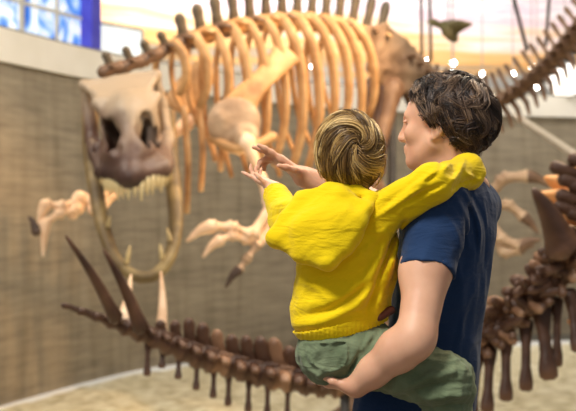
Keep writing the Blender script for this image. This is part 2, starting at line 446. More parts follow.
# ---- spotlights burning in the gallery (the round glows of the photograph)
M_bulb = emit('lamp_glow', (1, .97, .92), 30); M_bulbb = emit('lamp_glow_cool', (.82, .92, 1), 30); M_big = emit('globe_glow', (1, .96, .9), 1.3)
M_house = mat('lamp_housing', [(.4, (.25, .25, .25))], 5, .4, 0)
def lamp(px, py, d, r, m, label, big=False):
    p = P(px, py, d); t = thing('gallery_lamp', label, 'lamp', p+V(0, 0, -r*1.1), 'glowing gallery lamps')
    b = MB(); b.ball(p, r, 14); b.build('bulb', m, t)
    h = MB(); h.tube([p+V(0, .02, r*.9), p+V(0, .04, r*2.0)], [r*.7, r*.45], 10); h.tube([p+V(0, .04, r*2), V(p[0], p[1]+.04, 10.39)], .012, 6); h.build('housing', M_house, t)
lamp(453.5, 63, 22.9, .055, M_bulbb, 'upper of the two bluish round glows just above the dark haired head')
lamp(452.5, 74, 22.1, .055, M_bulbb, 'lower of the two bluish round glows touching the dark haired head')
lamp(427, 61, 23.2, .05, M_bulb, 'white round glow at the rear tip of the hip bone')
lamp(482.5, 74, 22.8, .045, M_bulb, 'pale yellow round glow left of the first upper tail spines')
lamp(513, 74, 22.9, .05, M_bulb, 'pale glow showing between two spines of the upper tail')
lamp(532, 67, 22.8, .05, M_bulb, 'pale glow above the upper tail beside its thin middle spines')
lamp(537, 87, 22.6, .05, M_bulb, 'white round glow under the upper tail left of the big white globe')
lamp(565, 80, 22.6, .4, M_big, 'big white globe lamp under the raised end of the upper tail')
lamp(291, 62, 22.4, .06, M_bulb, 'white glow seen through the ribs above the child left of centre')
lamp(313, 66, 22.4, .06, M_bulb, 'white glow between the ribs directly above the child')
lamp(333, 66, 22.5, .055, M_bulb, 'white glow between the rear ribs right above the child')
lamp(202, 80, 21.5, .06, M_bulb, 'white glow seen through the front ribs right of the big skull')
# ---- hanging cables, the hanging winged skeleton model and the pale pole
def cable(a, b, r, label):
    m = MB(); m.tube([lerp(a, b, t) for t in np.linspace(0, 1, 6)], r, 8); return tag(m.build('hanging_cable', M_steel, None), label, 'cable', 'cables hanging from the ceiling')
def to_ceiling(px, py, px2, d):
    a = P(px, py, d); e = P(px2, 0, d); k = (10.38-a[2])/(e[2]-a[2]); return a, a+(e-a)*k
M_pale = mat('pale_steel', [(.4, srgb(190, 178, 160))], 5, .5, .05)
for px, py, px2, r, lb in ((422, 62, 421, .028, 'thin vertical cable left of the flying reptile model'), (431, 60, 430, .028, 'thin vertical cable nearest the flying reptile model beak'),
                           (527, 50, 514, .035, 'slanting dark cable ending above the middle tail spines'), (546, 45, 549, .03, 'thin upright cable near the right edge above the tail')):
    a, b = to_ceiling(px, py, px2, 16.5); cable(a, b, r, lb)
d = 15.5; pt = thing('flying_reptile_model', 'small dark green flying reptile model hanging in front of the sunset mural', 'model', P(448, 34, d))
M_pt = mat('reptile_green', [(.3, srgb(92, 88, 56)), (.7, srgb(128, 112, 76))], 4, .7, .2)
m = MB(); m.tube([P(436, 25, d), P(443, 25, d), P(449, 30, d), P(453, 37, d+.1), P(456, 41, d+.2)], [.03, .08, .13, .09, .03], 10); m.tube([P(440, 25, d), P(433, 22, d-.1), P(427, 22, d-.1)], [.05, .06, .015], 8); m.build('body', M_pt, pt)
for a, b, c_ in ((P(446, 27, d), P(456, 21, d-.3), P(472, 24, d-.5)), (P(446, 28, d), P(447, 22, d+.6), P(455, 20, d+1.3))):
    wv = []; q = catmull([a, b, c_], 12)
    tip = q[-1]; rear = P(452, 36, d)
    for i, s in enumerate(q):
        e = lerp(rear, tip, i/11); wv += [s+V(0, 0, .02), e+V(0, 0, .0), s-V(0, 0, .02), e-V(0, 0, .02)]
    wf = []
    for i in range(11):
        k = i*4; wf += [[k, k+1, k+5, k+4], [k+2, k+6, k+7, k+3], [k, k+4, k+6, k+2], [k+1, k+3, k+7, k+5]]
    wf += [[0, 2, 3, 1], [44, 45, 47, 46]]
    obj('wing', wv, wf, M_pt, pt)
m = MB(); a = P(448, 28, d); m.tube([a, V(a[0], a[1], 10.38)], .01, 6); m.build('wire', M_steel, pt)
a = P(516, 116, 13.5); b = P(600, 171, 11.8)
m = MB(); m.tube([lerp(a, b, t) for t in np.linspace(0, 1, 5)], .05, 10); m.tube([P(590, 164, 12.0)*V(1, 1, 0)+V(0, 0, .03), P(590, 164, 12.0)], .05, 10)
tag(m.build('handrail_pole', M_pale, None), 'pale slanting pole below the upper tail at the right edge', 'pole')
# ================================================================ the big meat eater
def bonemat(name, a, b, c, rough=.55): return mat(name, [(.3, srgb(*a)), (.5, srgb(*b)), (.72, srgb(*c))], 3.2, rough, .35, 14, dist=.03, detail=7)
M_rex = bonemat('ochre_bone', (150, 108, 66), (196, 150, 98), (222, 184, 134))
M_rexd = bonemat('dark_bone', (70, 50, 38), (112, 84, 62), (150, 120, 92))
M_pelvis = bonemat('grey_tan_bone', (136, 108, 82), (176, 146, 116), (204, 180, 150))
M_pale = bonemat('pale_bone', (206, 160, 118), (232, 196, 160), (244, 220, 192))
M_tooth = mat('tooth_enamel', [(.3, srgb(205, 180, 125)), (.7, srgb(235, 218, 170))], 6, .35, 0)
M_claw = bonemat('claw_horn', (50, 38, 32), (78, 60, 50), (110, 88, 74))
def skull_mat():
    m, t, b = nt('skull_bone')
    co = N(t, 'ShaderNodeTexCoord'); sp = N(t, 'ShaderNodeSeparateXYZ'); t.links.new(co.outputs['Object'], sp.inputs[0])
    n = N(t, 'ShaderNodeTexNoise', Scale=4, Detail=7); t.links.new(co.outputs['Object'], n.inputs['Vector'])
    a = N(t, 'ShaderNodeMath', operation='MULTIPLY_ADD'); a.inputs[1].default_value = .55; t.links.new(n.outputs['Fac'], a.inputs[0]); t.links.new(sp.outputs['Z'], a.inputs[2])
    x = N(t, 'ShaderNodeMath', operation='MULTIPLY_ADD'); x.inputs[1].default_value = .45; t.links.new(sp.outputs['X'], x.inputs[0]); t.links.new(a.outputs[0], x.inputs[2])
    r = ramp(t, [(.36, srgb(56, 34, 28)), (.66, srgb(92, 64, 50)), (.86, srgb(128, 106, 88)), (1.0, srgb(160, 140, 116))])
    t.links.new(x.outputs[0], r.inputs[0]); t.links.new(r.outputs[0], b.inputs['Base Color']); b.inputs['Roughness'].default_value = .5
    bp = N(t, 'ShaderNodeBump', Strength=.4, Distance=.04); t.links.new(n.outputs['Fac'], bp.inputs['Height']); t.links.new(bp.outputs[0], b.inputs['Normal'])
    return m
M_skull = skull_mat()
FR = V(-.68, -.74, 0); LF = V(.74, -.68, 0); UP = V(0, 0, 1)   # the animal's forward, left, up
rex = thing('tyrannosaur_skeleton', 'huge mounted meat-eating dinosaur skeleton with gaping jaws and warm lit ribs', 'skeleton', (P(400, 80, 11.9)[0], 11.9, .06))

# ---- skull
def mk_skull():
    F = Field(.013)
    L = P(84, 85, 9.42); R = P(156, 75, 9.42)
    F.tri(L, R, P(131, 122, 9.02), .045, .03); F.tri(L, R, P(122, 84, 9.42), .045, .04)
    F.tri(P(98, 104, 9.22), P(157, 96, 9.25), P(130, 140, 8.95), .05, .06)
    F.ell(P(131, 128, 9.22), (.26, .30, .34), None, .08)
    F.ell(P(131, 158, 9.02), (.25, .33, .25), None, .1)
    F.cone(P(129, 116, 8.99), P(131, 168, 8.74), .075, .10, .06)
    F.cone(P(107, 172, 8.9), P(131, 177, 8.70), .08, .085, .07); F.cone(P(131, 177, 8.70), P(163, 168, 8.92), .085, .08, .07)
    F.chain([L, P(88, 108, 9.5), P(92, 140, 9.42), P(101, 172, 9.0)], [.045, .06, .062, .07], .04)
    F.chain([R, P(162, 104, 9.5), P(168, 135, 9.42), P(166, 166, 9.0)], [.04, .05, .055, .065], .04)
    F.cone(P(97, 146, 9.35), P(110, 162, 8.98), .05, .06, .05); F.cone(P(168, 140, 9.35), P(158, 160, 8.98), .05, .06, .05)
    for c, e, r in ((P(108, 124, 8.95), P(116, 148, 8.88), .082), (P(143, 118, 8.88), P(143.5, 147, 8.86), .070)):   # eye and nose openings
        F.cone(c-V(0, .2, 0), e-V(0, .2, 0), r, r, .02, sub=True); F.cone(c, e, r, r*1.05, .02, sub=True); F.cone(c+V(0, .15, 0), e+V(0, .15, 0), r*1.1, r*1.15, .03, sub=True); F.cone(c+V(0, .3, 0), e+V(0, .28, 0), r*1.2, r*1.2, .03, sub=True)
    F.ell(P(127, 136, 9.27), (.18, .2, .24), None, .03, sub=True)
    F.chain([P(88, 104, 9.35), P(97, 150, 9.16)], [.03, .045], .03, sub=True)
    F.disp(waves(5, 13, .010, None, 6, False))
    return F.build('skull', M_skull, rex, label='grey-brown skull with dark eye openings')
skull = mk_skull()
arc = catmull([P(101, 171, 9.0), P(108, 180, 8.86), P(121, 185, 8.72), P(136, 186, 8.68), P(152, 181, 8.76), P(165, 174, 8.9), P(170, 166, 9.05)], 19)
for i, p in enumerate(arc):
    ln = (.12, .09, .14, .11)[i % 4]; m = MB(); out = V(0, -.02, 0)
    m.tube([p+V(0, 0, .05), p+out*.5-V(0, 0, ln*.45), p-V(0, -.012, ln)], [(.024, .018), (.02, .015), (.005, .005)], 8); m.build('tooth', M_tooth, skull)
jl = [P(90, 108, 9.62), P(91, 150, 9.55), P(96, 190, 9.35), P(103, 226, 9.05), P(114, 256, 8.85), P(128, 272, 8.75), P(143, 278, 8.72), P(158, 273, 8.75), P(170, 256, 8.86), P(176, 226, 9.05), P(174, 190, 9.3), P(169, 150, 9.5), P(165, 112, 9.62)]
q = catmull(jl, 46); m = MB()
rr = [(.045+.012*math.sin(math.pi*i/45)**.5, .05+.03*abs(math.cos(math.pi*i/45))) for i in range(46)]
m.tube(q, rr, 12, V(0, 1, 0))
jaw = m.build('lower_jaw', bonemat('jaw_bone', (74, 58, 36), (112, 92, 58), (164, 140, 92)), rex, label='wide open olive-brown lower jaw')
for (a, b, r) in ((P(108, 226, 8.95), P(110, 216, 8.95), .03), (P(127, 262, 8.72), P(130, 246, 8.74), .036), (P(162, 258, 8.74), P(160, 244, 8.76), .034), (P(170, 240, 8.84), P(167, 228, 8.86), .03)):
    m = MB(); m.tube([a, lerp(a, b, .5), b], [r*.7, r*.55, r*.2], 8); m.build('tooth', bonemat('worn_tooth', (150, 128, 84), (190, 166, 116), (214, 192, 146)), jaw)

# ---- backbone
def vertebra(c, t, up, r, L, spine, lean, proc, m, parent, name, sw=.4, sd=.9, tip=1.1, drop=.25, nm=None):
    """one vertebra: spool body along t, neural spine along up, side processes"""
    t = unit(t); up = unit(up-t*np.dot(up, t)); s = np.cross(t, up); b = MB(); nb = MB()
    b.tube([c-t*L*.5, c-t*L*.38, c-t*L*.12, c+t*L*.12, c+t*L*.38, c+t*L*.5], [r*.92, r, r*.76, r*.76, r, r*.92], 12, up)
    u2 = unit(up+t*lean)
    if spine > 0: (nb if nm else b).tube([c+up*r*.4, c+u2*(r+spine*.35), c+u2*(r+spine*.8), c+u2*(r+spine)], [(r*sd, r*sw), (r*sd*.75, r*sw*.75), (r*sd*.8*tip, r*sw*tip), (r*sd*.6*tip, r*sw*tip)], 10, t)
    for g in (-1, 1):
        if proc > 0: b.tube([c+up*r*.45+s*g*r*.3, c+up*r*.5+s*g*(r+proc*.5), c+up*(r*.5-drop*proc)+s*g*(r+proc)], [(r*.32, r*.5), (r*.24, r*.4), (r*.2, r*.36)], 8, up)
        b.tube([c+up*r*.75+s*g*r*.4-t*L*.25, c+up*r*.85+s*g*r*.45+t*L*.55], [r*.22, r*.16], 6)   # joint facets
    o = b.build(name, m, parent)
    if nm and nb.v: nb.build('neural_spine', nm, o)
    return o
M_spine = bonemat('dark_olive_bone', (66, 58, 46), (96, 84, 66), (126, 110, 88))  # darker grey-olive tone for the neural spines
spine_path = [(112, 70, 9.65), (128, 66, 9.72), (146, 60, 9.8), (168, 49, 9.95), (192, 40, 10.1), (220, 31, 10.3), (250, 25, 10.55), (285, 22, 10.85), (320, 25, 11.2), (352, 31, 11.55), (378, 40, 11.8)]
sp = catmull([P(*a) for a in spine_path], 18)
n = len(sp); verts = []
for i, c in enumerate(sp):
    t = sp[min(i+1, n-1)]-sp[max(i-1, 0)]; L = np.linalg.norm(sp[1]-sp[0])*.95; u = i/(n-1)
    spn = .10 if i < 4 else lerp(.17, .36, min(1, (i-4)/5))
    vertebra(c, t, UP, .07 if i < 4 else .095, L, spn, .12 if i > 3 else -.1, .12 if i > 4 else .06, M_rexd if i < 4 or i % 2 == 0 else M_rex, rex, 'vertebra', .5 if i > 3 else .6, .78, 1.1, .25, M_spine)
def rib(c, g, W, H, sweep, r, m=None, inn=.5):
    Lt = LF*g; B = -FR
    pts = [c+Lt*.05+UP*.03, c+Lt*W*.45+UP*.04+B*sweep*.05, c+Lt*W*.85-UP*H*.14+B*sweep*.2, c+Lt*W*1.0-UP*H*.4+B*sweep*.5, c+Lt*W*.9-UP*H*.72+B*sweep*.8, c+Lt*W*inn-UP*H+B*sweep]
    q = catmull(pts, 22); k = MB()
    k.tube(q, [(r*(1.15-.35*abs(i/21-.35)*1.6), r*.62) for i in range(22)], 10, UP); k.build('rib', m or M_rex, rex)
for i in range(3, 15):
    u = (i-3)/12
    W = .24+.20*math.sin(math.pi*min(1, u*1.15)*.7); H = (.50+1.08*math.sin(math.pi*(.12+.76*u)))*RNG.uniform(.9, 1.08) if i > 5 else .45+.2*(i-3)
    for g in (1, -1):
        rib(sp[i], g, W*(1 if g > 0 else .9), H*(1 if g > 0 else 1.05), .05+.22*u, (.055 if g > 0 else .042)*RNG.uniform(.85, 1.1))
# long straight breast ribs that hang free behind the jaw
for a, b in (((171, 112, 10.1), (173, 207, 10.05)), ((184, 108, 10.2), (187, 212, 10.1)), ((199, 104, 10.3), (201, 190, 10.2)), ((217, 108, 10.4), (221, 170, 10.3))):
    k = MB(); A = P(*a); B = P(*b); k.tube(catmull([A, lerp(A, B, .5)+LF*.04, B], 10), [(.05*(1-.02*i), .03) for i in range(10)], 10, UP); k.build('breast_rib', M_rex, rex)
# ---- shoulder
k = MB(); q = catmull([P(288, 52, 10.35), P(272, 70, 10.2), P(254, 88, 10.05), P(240, 106, 9.95), P(233, 122, 9.92)], 14)
k.tube(q, [(r, .035) for r in np.interp(np.linspace(0, 1, 14), [0, .15, .5, .8, 1], [.16, .13, .11, .16, .22])], 14, V(.7, -.1, -.7)); k.build('shoulder_blade', M_rex, rex)
F = Field(.02); F.ell(P(234, 122, 9.92), (.27, .07, .25), None, .03); F.ell(P(246, 138, 9.86), (.13, .09, .12), None, .05); F.cone(P(222, 118, 9.92), P(216, 132, 9.95), .08, .06, .05)
F.ell(P(247, 130, 9.7), (.06, .12, .05), None, .03, sub=True); F.build('coracoid', M_pelvis, rex)
k = MB(); k.tube(catmull([P(212, 138, 9.95), P(232, 148, 9.85), P(254, 146, 9.82), P(274, 136, 9.9)], 14), [(.05, .04)]*14, 10); k.build('wishbone', M_rex, rex)
k = MB(); q = catmull([P(176, 108, 10.7), P(188, 90, 10.75), P(206, 70, 10.8)], 10); k.tube(q, [(.16, .035)]*10, 12, V(.7, -.1, -.7)); k.build('shoulder_blade', M_rex, rex)
# ---- arms: the animal's left arm (right in the picture) and its right one
def digit(path, r, parent, m=M_pale):
    """a finger of separate finger bones ending in a claw; path is the list of joints"""
    for i in range(len(path)-1):
        a, b = P(*path[i]), P(*path[i+1]); k = MB(); last = i == len(path)-2
        if last: k.tube(catmull([a, lerp(a, b, .5)+UP*.025, b], 8), [r*1.15*(1-.11*j) for j in range(8)], 10); k.build('claw', M_claw if m is not M_pale else m, parent)
        else: k.bone(lerp(a, b, .03), lerp(a, b, .95), r*.66, 1.75); k.build('finger_bone', m, parent)
def limb(name, a, b, r, parent, m=M_pale, **kw):
    k = MB(); k.bone(P(*a), P(*b), r, **kw); return k.build(name, m, parent)
limb('upper_arm', (246, 138, 9.8), (272, 204, 9.55), .055, rex)
fa = limb('forearm', (273, 203, 9.5), (252, 236, 9.35), .05, rex); limb('forearm', (279, 210, 9.56), (259, 243, 9.42), .038, rex)
k = MB(); k.ball(P(249, 239, 9.33), .055); k.ball(P(257, 245, 9.36), .05); hb = k.build('wrist', M_pale, rex)
digit([(250, 234, 9.3), (232, 227, 9.22), (212, 226, 9.15), (187, 241, 9.08)], .06, hb)
digit([(247, 240, 9.3), (232, 235, 9.2), (220, 240, 9.14), (203, 257, 9.08)], .05, hb)
digit([(258, 244, 9.36), (247, 259, 9.28), (239, 270, 9.24), (226, 287, 9.2)], .045, hb, M_pelvis)
limb('upper_arm', (190, 120, 10.7), (132, 170, 10.35), .055, rex)
limb('forearm', (132, 172, 10.3), (97, 200, 10.05), .05, rex); limb('forearm', (136, 178, 10.3), (100, 207, 10.05), .04, rex)
k = MB()
for c, r in (((91, 201, 10), .075), ((80, 199, 9.97), .085), ((77, 208, 9.93), .075), ((93, 209, 9.98), .065), ((73, 215, 9.92), .05)): k.ball(P(*c), r, 14)
hb2 = k.build('wrist', M_pale, rex)
digit([(76, 202, 9.93), (62, 206, 9.86), (46, 204, 9.8), (38, 226, 9.75)], .058, hb2)
digit([(74, 210, 9.9), (60, 213, 9.82), (45, 223, 9.76), (43, 256, 9.7)], .055, hb2)
digit([(44, 224, 9.76), (37, 232, 9.72), (29, 217, 9.7)], .05, hb2, M_pelvis)
# ---- hips and legs
F = Field(.02)
for a, b, c_ in (((364, 29, 11.5), (384, 27, 11.75), (372, 68, 11.5)), ((384, 27, 11.75), (404, 42, 12.0), (372, 68, 11.5)), ((404, 42, 12.0), (434, 76, 12.3), (372, 68, 11.5)), ((434, 76, 12.3), (420, 86, 12.2), (372, 68, 11.5)), ((372, 68, 11.5), (420, 86, 12.2), (392, 92, 11.7))):
    F.tri(P(*a), P(*b), P(*c_), .05, .05)
F.ell(P(390, 82, 11.7)+V(0, -.12, 0), (.13, .1, .13), None, .05, sub=True); F.disp(waves(9, 9, .012, None, 5, False))
F.build('hip_bone', bonemat('hip_brown_bone', (96, 74, 56), (136, 110, 86), (168, 142, 114)), rex, label='broad grey-tan hip blade')
limb('pubis', (384, 86, 11.75), (372, 176, 11.5), .075, rex, M_rexd, knob=1.7); limb('ischium', (408, 88, 12.0), (432, 168, 12.2), .06, rex, M_rexd)
limb('pubis', (376, 84, 12.3), (362, 170, 12.1), .07, rex, M_rexd, knob=1.7)
limb('thigh_bone', (394, 84, 11.62), (372, 176, 11.25), .10, rex, M_rexd, knob=1.45)
limb('shin_bone', (372, 180, 11.25), (392, 316, 11.65), .085, rex, M_rexd); limb('metatarsal', (392, 320, 11.65), (386, 412, 11.4), .075, rex, M_rexd)
limb('thigh_bone', (372, 84, 12.6), (352, 178, 12.4), .10, rex, M_rexd, knob=1.45)
limb('shin_bone', (352, 181, 12.4), (366, 300, 12.85), .085, rex, M_rexd); limb('metatarsal', (366, 303, 12.85), (360, 392, 12.6), .075, rex, M_rexd)
for cx, d, y in ((386, 11.4, 414), (360, 12.6, 394)):
    h = P(cx, y, d)
    for a in (-.5, 0, .5):
        dr = unit(FR+LF*a); k = MB(); e = h+dr*.45; e[2] = .19; k.bone(h, e, .065, 1.3); e2 = e+dr*.28; e2[2] = .12; k.tube([e, lerp(e, e2, .5)+UP*.04, e2], [.06, .05, .012], 8); k.build('toe', M_rexd, rex)
    if h[2] < 0: print('foot', h)
# ---- tail rising on the right
tail_path = [(404, 62, 11.95), (432, 88, 12.3), (462, 101, 12.5), (490, 103, 12.4), (512, 95, 12.15), (533, 79, 11.85), (553, 61, 11.5), (574, 38, 11.1), (596, 10, 10.7)]
tp = catmull([P(*a) for a in tail_path], 23)
for i, c in enumerate(tp):
    t = tp[min(i+1, 22)]-tp[max(i-1, 0)]; L = np.linalg.norm(tp[1]-tp[0])*.93; u = i/22
    up = unit(V(-.25, 0, 1)-0*t)
    vertebra(c, t, up, .085, L, .22+.06*math.sin(u*3), -.1, .15, M_rexd, rex, 'tail_vertebra', .3, .34, 1.2, .5)
    if i > 3:
        k = MB(); s0 = c-UP*.06; e = c-UP*(.40-.05*u)+unit(t)*.16; k.tube([s0, lerp(s0, e, .5)+unit(t)*.03, e], [(.04, .03), (.035, .025), (.018, .018)], 8); k.build('chevron_bone', M_rexd, rex)
# ---- steel mount
k = MB(); b = P(392, 78, 11.9); k.tube([b, V(b[0], b[1], .06)], .05, 10); k.tube([V(b[0], b[1], .14), V(b[0], b[1], .06)], .25, 16); k.build('mount_post', M_steel, rex)
b = P(425, 110, 12.25); 

# ================================================================ the spiky plant eater along the bottom
M_st = bonemat('chestnut_bone', (52, 32, 22), (84, 56, 40), (122, 88, 64), .45)
M_st2 = bonemat('light_chestnut_bone', (96, 66, 46), (136, 100, 74), (170, 134, 104), .45)
steg = thing('stegosaur_skeleton', 'low dark brown spike-tailed dinosaur skeleton curving behind the people', 'skeleton', (P(420, 372, 6.9)[0], 6.95, .06))
path = [(71, 308, 6.55), (88, 314, 6.62), (110, 322, 6.7), (135, 331, 6.8), (165, 343, 6.9), (200, 357, 7.0), (250, 371, 7.1), (300, 381, 7.15), (350, 384, 7.1), (400, 378, 7.0), (440, 366, 6.92), (472, 349, 6.85), (500, 330, 6.8), (524, 310, 6.72), (546, 290, 6.64), (570, 267, 6.55), (600, 238, 6.45), (640, 205, 6.35)]
gp = catmull([P(*a) for a in path], 40); n = len(gp)
for i, c in enumerate(gp):
    t = gp[min(i+1, n-1)]-gp[max(i-1, 0)]; L = np.linalg.norm(gp[1]-gp[0])*.98; u = i/(n-1); px = 288+1000*c[0]/c[1]
    r = np.interp(px, [70, 100, 140, 200, 300, 480, 600], [.022, .036, .068, .098, .102, .1, .1])
    spn = np.interp(px, [70, 150, 165, 190, 300, 460, 500, 600], [0, 0, .08, .12, .15, .16, .12, .12])
    vertebra(c, t, V(-.25, -.1, 1) if px < 450 else V(-.5, -.3, .8), r*RNG.uniform(.9, 1.1), L, spn*RNG.uniform(.85, 1.15), -.45, np.interp(px, [70, 120, 200, 450, 600], [.0, .03, .07, .10, .12])*RNG.uniform(.7, 1.35), M_st2 if (i % 4 == 2 and i > 8) else M_st, steg, 'tail_vertebra', .42, .62, 1.0)
def chev(top, bot, r, m=M_st):
    a, b = P(*top), P(*bot); k = MB(); mid = lerp(a, b, .5)
    k.tube([a, lerp(a, b, .12), lerp(a, b, .35), lerp(a, b, .65), lerp(a, b, .88), b], [(r*1.25, r*.9), (r*1.1, r*.8), (r*.72, r*.6), (r*.72, r*.6), (r*1.1, r*.7), (r*1.05, r*.6)], 10, V(1, 0, 0)); k.build('chevron_bone', m, steg)
for x, y0, y1, d in ((147, 342, 380, 6.85), (162, 350, 372, 6.95), (178, 356, 383, 6.95), (196, 362, 394, 7.0), (213, 368, 402, 7.05), (228, 374, 410, 7.08), (248, 378, 416, 7.1), (267, 382, 420, 7.12), (287, 386, 424, 7.15)):
    chev((x+1, y0, d), (x, y1-5, d-.05), .023)
for a, b, r in (((478, 352, 6.78), (472, 424, 6.7), .05), ((490, 350, 6.74), (487, 411, 6.64), .055), ((506, 338, 6.7), (506, 399, 6.6), .055), ((526, 322, 6.65), (526, 389, 6.55), .055), ((541, 308, 6.6), (549, 377, 6.5), .075), ((557, 300, 6.62), (557, 365, 6.55), .045), ((570, 292, 6.5), (578, 350, 6.4), .055)):
    chev((*a,), (*b,), r*.78)
# wide side processes and ossified chunks of the hip end
for n_ in range(46):
    u = n_/45; bx, by, bd = lerp(484, 572, u)+RNG.normal()*2, lerp(342, 256, u)+RNG.normal()*7, lerp(6.66, 6.36, u); an = RNG.choice([2.2, 2.5, 2.0, -.5, .3, 3.4])+RNG.normal()*.25; ln = RNG.uniform(10, 22)
    k = MB(); a, b = P(bx, by, bd), P(bx+ln*math.cos(an), by-ln*math.sin(an), bd-RNG.uniform(0, .14)); k.tube([a, lerp(a, b, .35), lerp(a, b, .75), b], [(.042, .035), (.03, .024), (.034, .024), (.024, .018)], 10); k.build('side_process', M_st2 if n_ % 8 == 0 else M_st, steg)
def spike(a, b, r, m=M_st):
    a, b = P(*a), P(*b); k = MB(); q = catmull([a, lerp(a, b, .5)+V(.012, 0, .01), b], 12)
    k.tube(q, [(r*x, r*x*.8) for x in (1.35, 1.12, 1, .93, .86, .78, .7, .62, .53, .44, .34, .2)], 12); k.build('tail_spike', m, steg)
spike((116, 318, 6.62), (66, 236, 6.3), .042); spike((141, 328, 6.7), (104, 250, 6.5), .048)
spike((122, 322, 6.85), (131, 275, 7.2), .045, M_pale); spike((161, 338, 7.0), (161, 272, 7.25), .05, M_pale)
spike((562, 246, 6.3), (534, 190, 6.15), .105); 
M_warmlit = bonemat('warm_lit_bone', (190, 120, 62), (222, 156, 92), (240, 190, 130))  # orange spotlight glow on the plates painted into their bone colour
def plate(a, b, w, m):
    a, b = P(*a), P(*b); k = MB(); q = catmull([a, lerp(a, b, .5), b], 10)
    k.tube(q, [(w*x, .03) for x in (.45, .75, .95, 1.05, 1.05, .98, .85, .66, .44, .2)], 12, V(.4, -.1, .9)); k.build('back_plate', m, steg)
plate((590, 214, 6.7), (540, 194, 6.6), .10, M_warmlit); plate((596, 200, 6.75), (546, 178, 6.7), .09, M_warmlit); plate((600, 182, 6.8), (556, 168, 6.8), .07, M_warmlit); plate((592, 236, 6.6), (552, 214, 6.55), .08, M_warmlit)
plate((600, 300, 6.7), (566, 300, 6.6), .07, M_warmlit); plate((598, 330, 6.7), (570, 322, 6.6), .07, M_warmlit)
for x, y in ((562, 168), (580, 160), (570, 180), (568, 196), (566, 207), (580, 186), (578, 214)):
    k = MB(); a = P(x-8, y-1, 6.35); b = P(x+14, y+5, 6.35); k.tube([a, lerp(a, b, .5), b], [(.045, .04), (.042, .035), (.03, .03)], 10); k.build('side_process', M_st, steg)
k = MB()
for b in (P(345, 388, 7.1), P(630, 214, 6.38)): k = MB(); k.tube([b, V(b[0], b[1], .1)], .035, 10); k.tube([V(b[0], b[1], .16), V(b[0], b[1], .06)], .2, 16); k.build('mount_post', M_steel, steg)

# ================================================================ a pale clawed forelimb reaching out behind the man
far = thing('clawed_forelimb_skeleton', 'faint pale clawed limb bones reaching right behind the man in blue', 'skeleton', (P(462, 225, 12)[0], 12, .05))
limb('upper_arm', (440, 190, 12.4), (466, 238, 12.1), .075, far, M_pelvis)
limb('forearm', (466, 238, 12.1), (482, 205, 11.9), .06, far, M_pelvis); limb('forearm', (472, 242, 12.1), (489, 212, 11.9), .05, far, M_pelvis)
def digit2(pth, r):
    for i in range(len(pth)-1):
        a, b = P(*pth[i]), P(*pth[i+1]); k = MB()
        if i == len(pth)-2: k.tube(catmull([a, lerp(a, b, .5)+UP*.02, b], 8), [r*1.1*(1-.11*j) for j in range(8)], 10); k.build('claw', M_rexd, far)
        else: k.bone(a, b, r*.85, 1.4); k.build('finger_bone', M_pelvis, far)
digit2([(484, 204, 11.9), (503, 178, 11.8), (528, 176, 11.75), (550, 186, 11.7)], .075)
digit2([(489, 208, 11.9), (508, 204, 11.8), (524, 217, 11.75), (538, 233, 11.7)], .065)
digit2([(486, 216, 11.9), (502, 240, 11.8), (520, 246, 11.75), (540, 240, 11.7)], .075)
digit2([(486, 218, 11.9), (504, 254, 11.8), (520, 250, 11.75), (534, 246, 11.7)], .06)
k = MB(); b = P(466, 238, 12.1); k.tube([b, V(b[0], b[1], .08)], .04, 10); k.tube([V(b[0], b[1], .14), V(b[0], b[1], .05)], .22, 16); k.build('mount_post', M_steel, far)
# ================================================================ people
def frame(deg):
    """facing deg degrees off picture-left, turned away from the viewer: forward, left, up"""
    a = math.radians(deg); f = V(-math.cos(a), math.sin(a), 0); return f, V(-f[1], f[0], 0), V(0, 0, 1)
def skin(name, a, b): return mat(name, [(.35, srgb(*a)), (.65, srgb(*b))], 9, .48, .06, 120, dist=.002, sss=.18, spec=.35)
M_skin = skin('man_skin', (212, 158, 126), (228, 178, 146)); M_skinb = skin('child_skin', (228, 176, 146), (240, 192, 164))
def fabric(name, a, b, scale=4, rough=.85, bump=.35, wr=.5, wscale=16, rot=(0, .6, 0), st=(1, 1, 3.2)):
    """woven cloth: fine weave bump over creases that run across the cloth"""
    m = mat(name, [(.3, srgb(*a)), (.7, srgb(*b))], scale, rough, bump, 260, dist=.0025, spec=.15, sheen=.12); t = m.node_tree; p = t.nodes['Principled BSDF']
    co = N(t, 'ShaderNodeTexCoord'); mp = N(t, 'ShaderNodeMapping'); mp.inputs['Rotation'].default_value = rot; mp.inputs['Scale'].default_value = st; t.links.new(co.outputs['Object'], mp.inputs['Vector'])
    n = N(t, 'ShaderNodeTexNoise', Scale=wscale, Detail=2.5, Distortion=.9); t.links.new(mp.outputs[0], n.inputs['Vector'])
    old = p.inputs['Normal'].links[0].from_node
    bp = N(t, 'ShaderNodeBump', Strength=wr, Distance=.02); t.links.new(n.outputs['Fac'], bp.inputs['Height']); t.links.new(old.outputs[0], bp.inputs['Normal']); t.links.new(bp.outputs[0], p.inputs['Normal'])
    return m
M_tee = fabric('navy_jersey', (26, 48, 82), (34, 58, 94), wr=.32, wscale=9, rot=(0, 1.35, 0)); M_hood = fabric('yellow_fleece', (232, 196, 4), (240, 208, 14), wr=.42, wscale=9, rot=(0, -.5, 0)); M_pants = fabric('sage_cotton', (90, 104, 76), (120, 131, 101), 14, wr=.45, wscale=11, rot=(0, -.75, 0))
M_jean = fabric('dark_denim', (28, 32, 48), (38, 44, 62)); M_belt = mat('brown_leather', [(.4, srgb(96, 52, 36))], 8, .5, .1); M_shoe = mat('shoe_rubber', [(.4, srgb(70, 66, 62))], 8, .6, .1)
M_eye = mat('eye_white', [(.5, srgb(225, 222, 215))], 4, .2, 0)
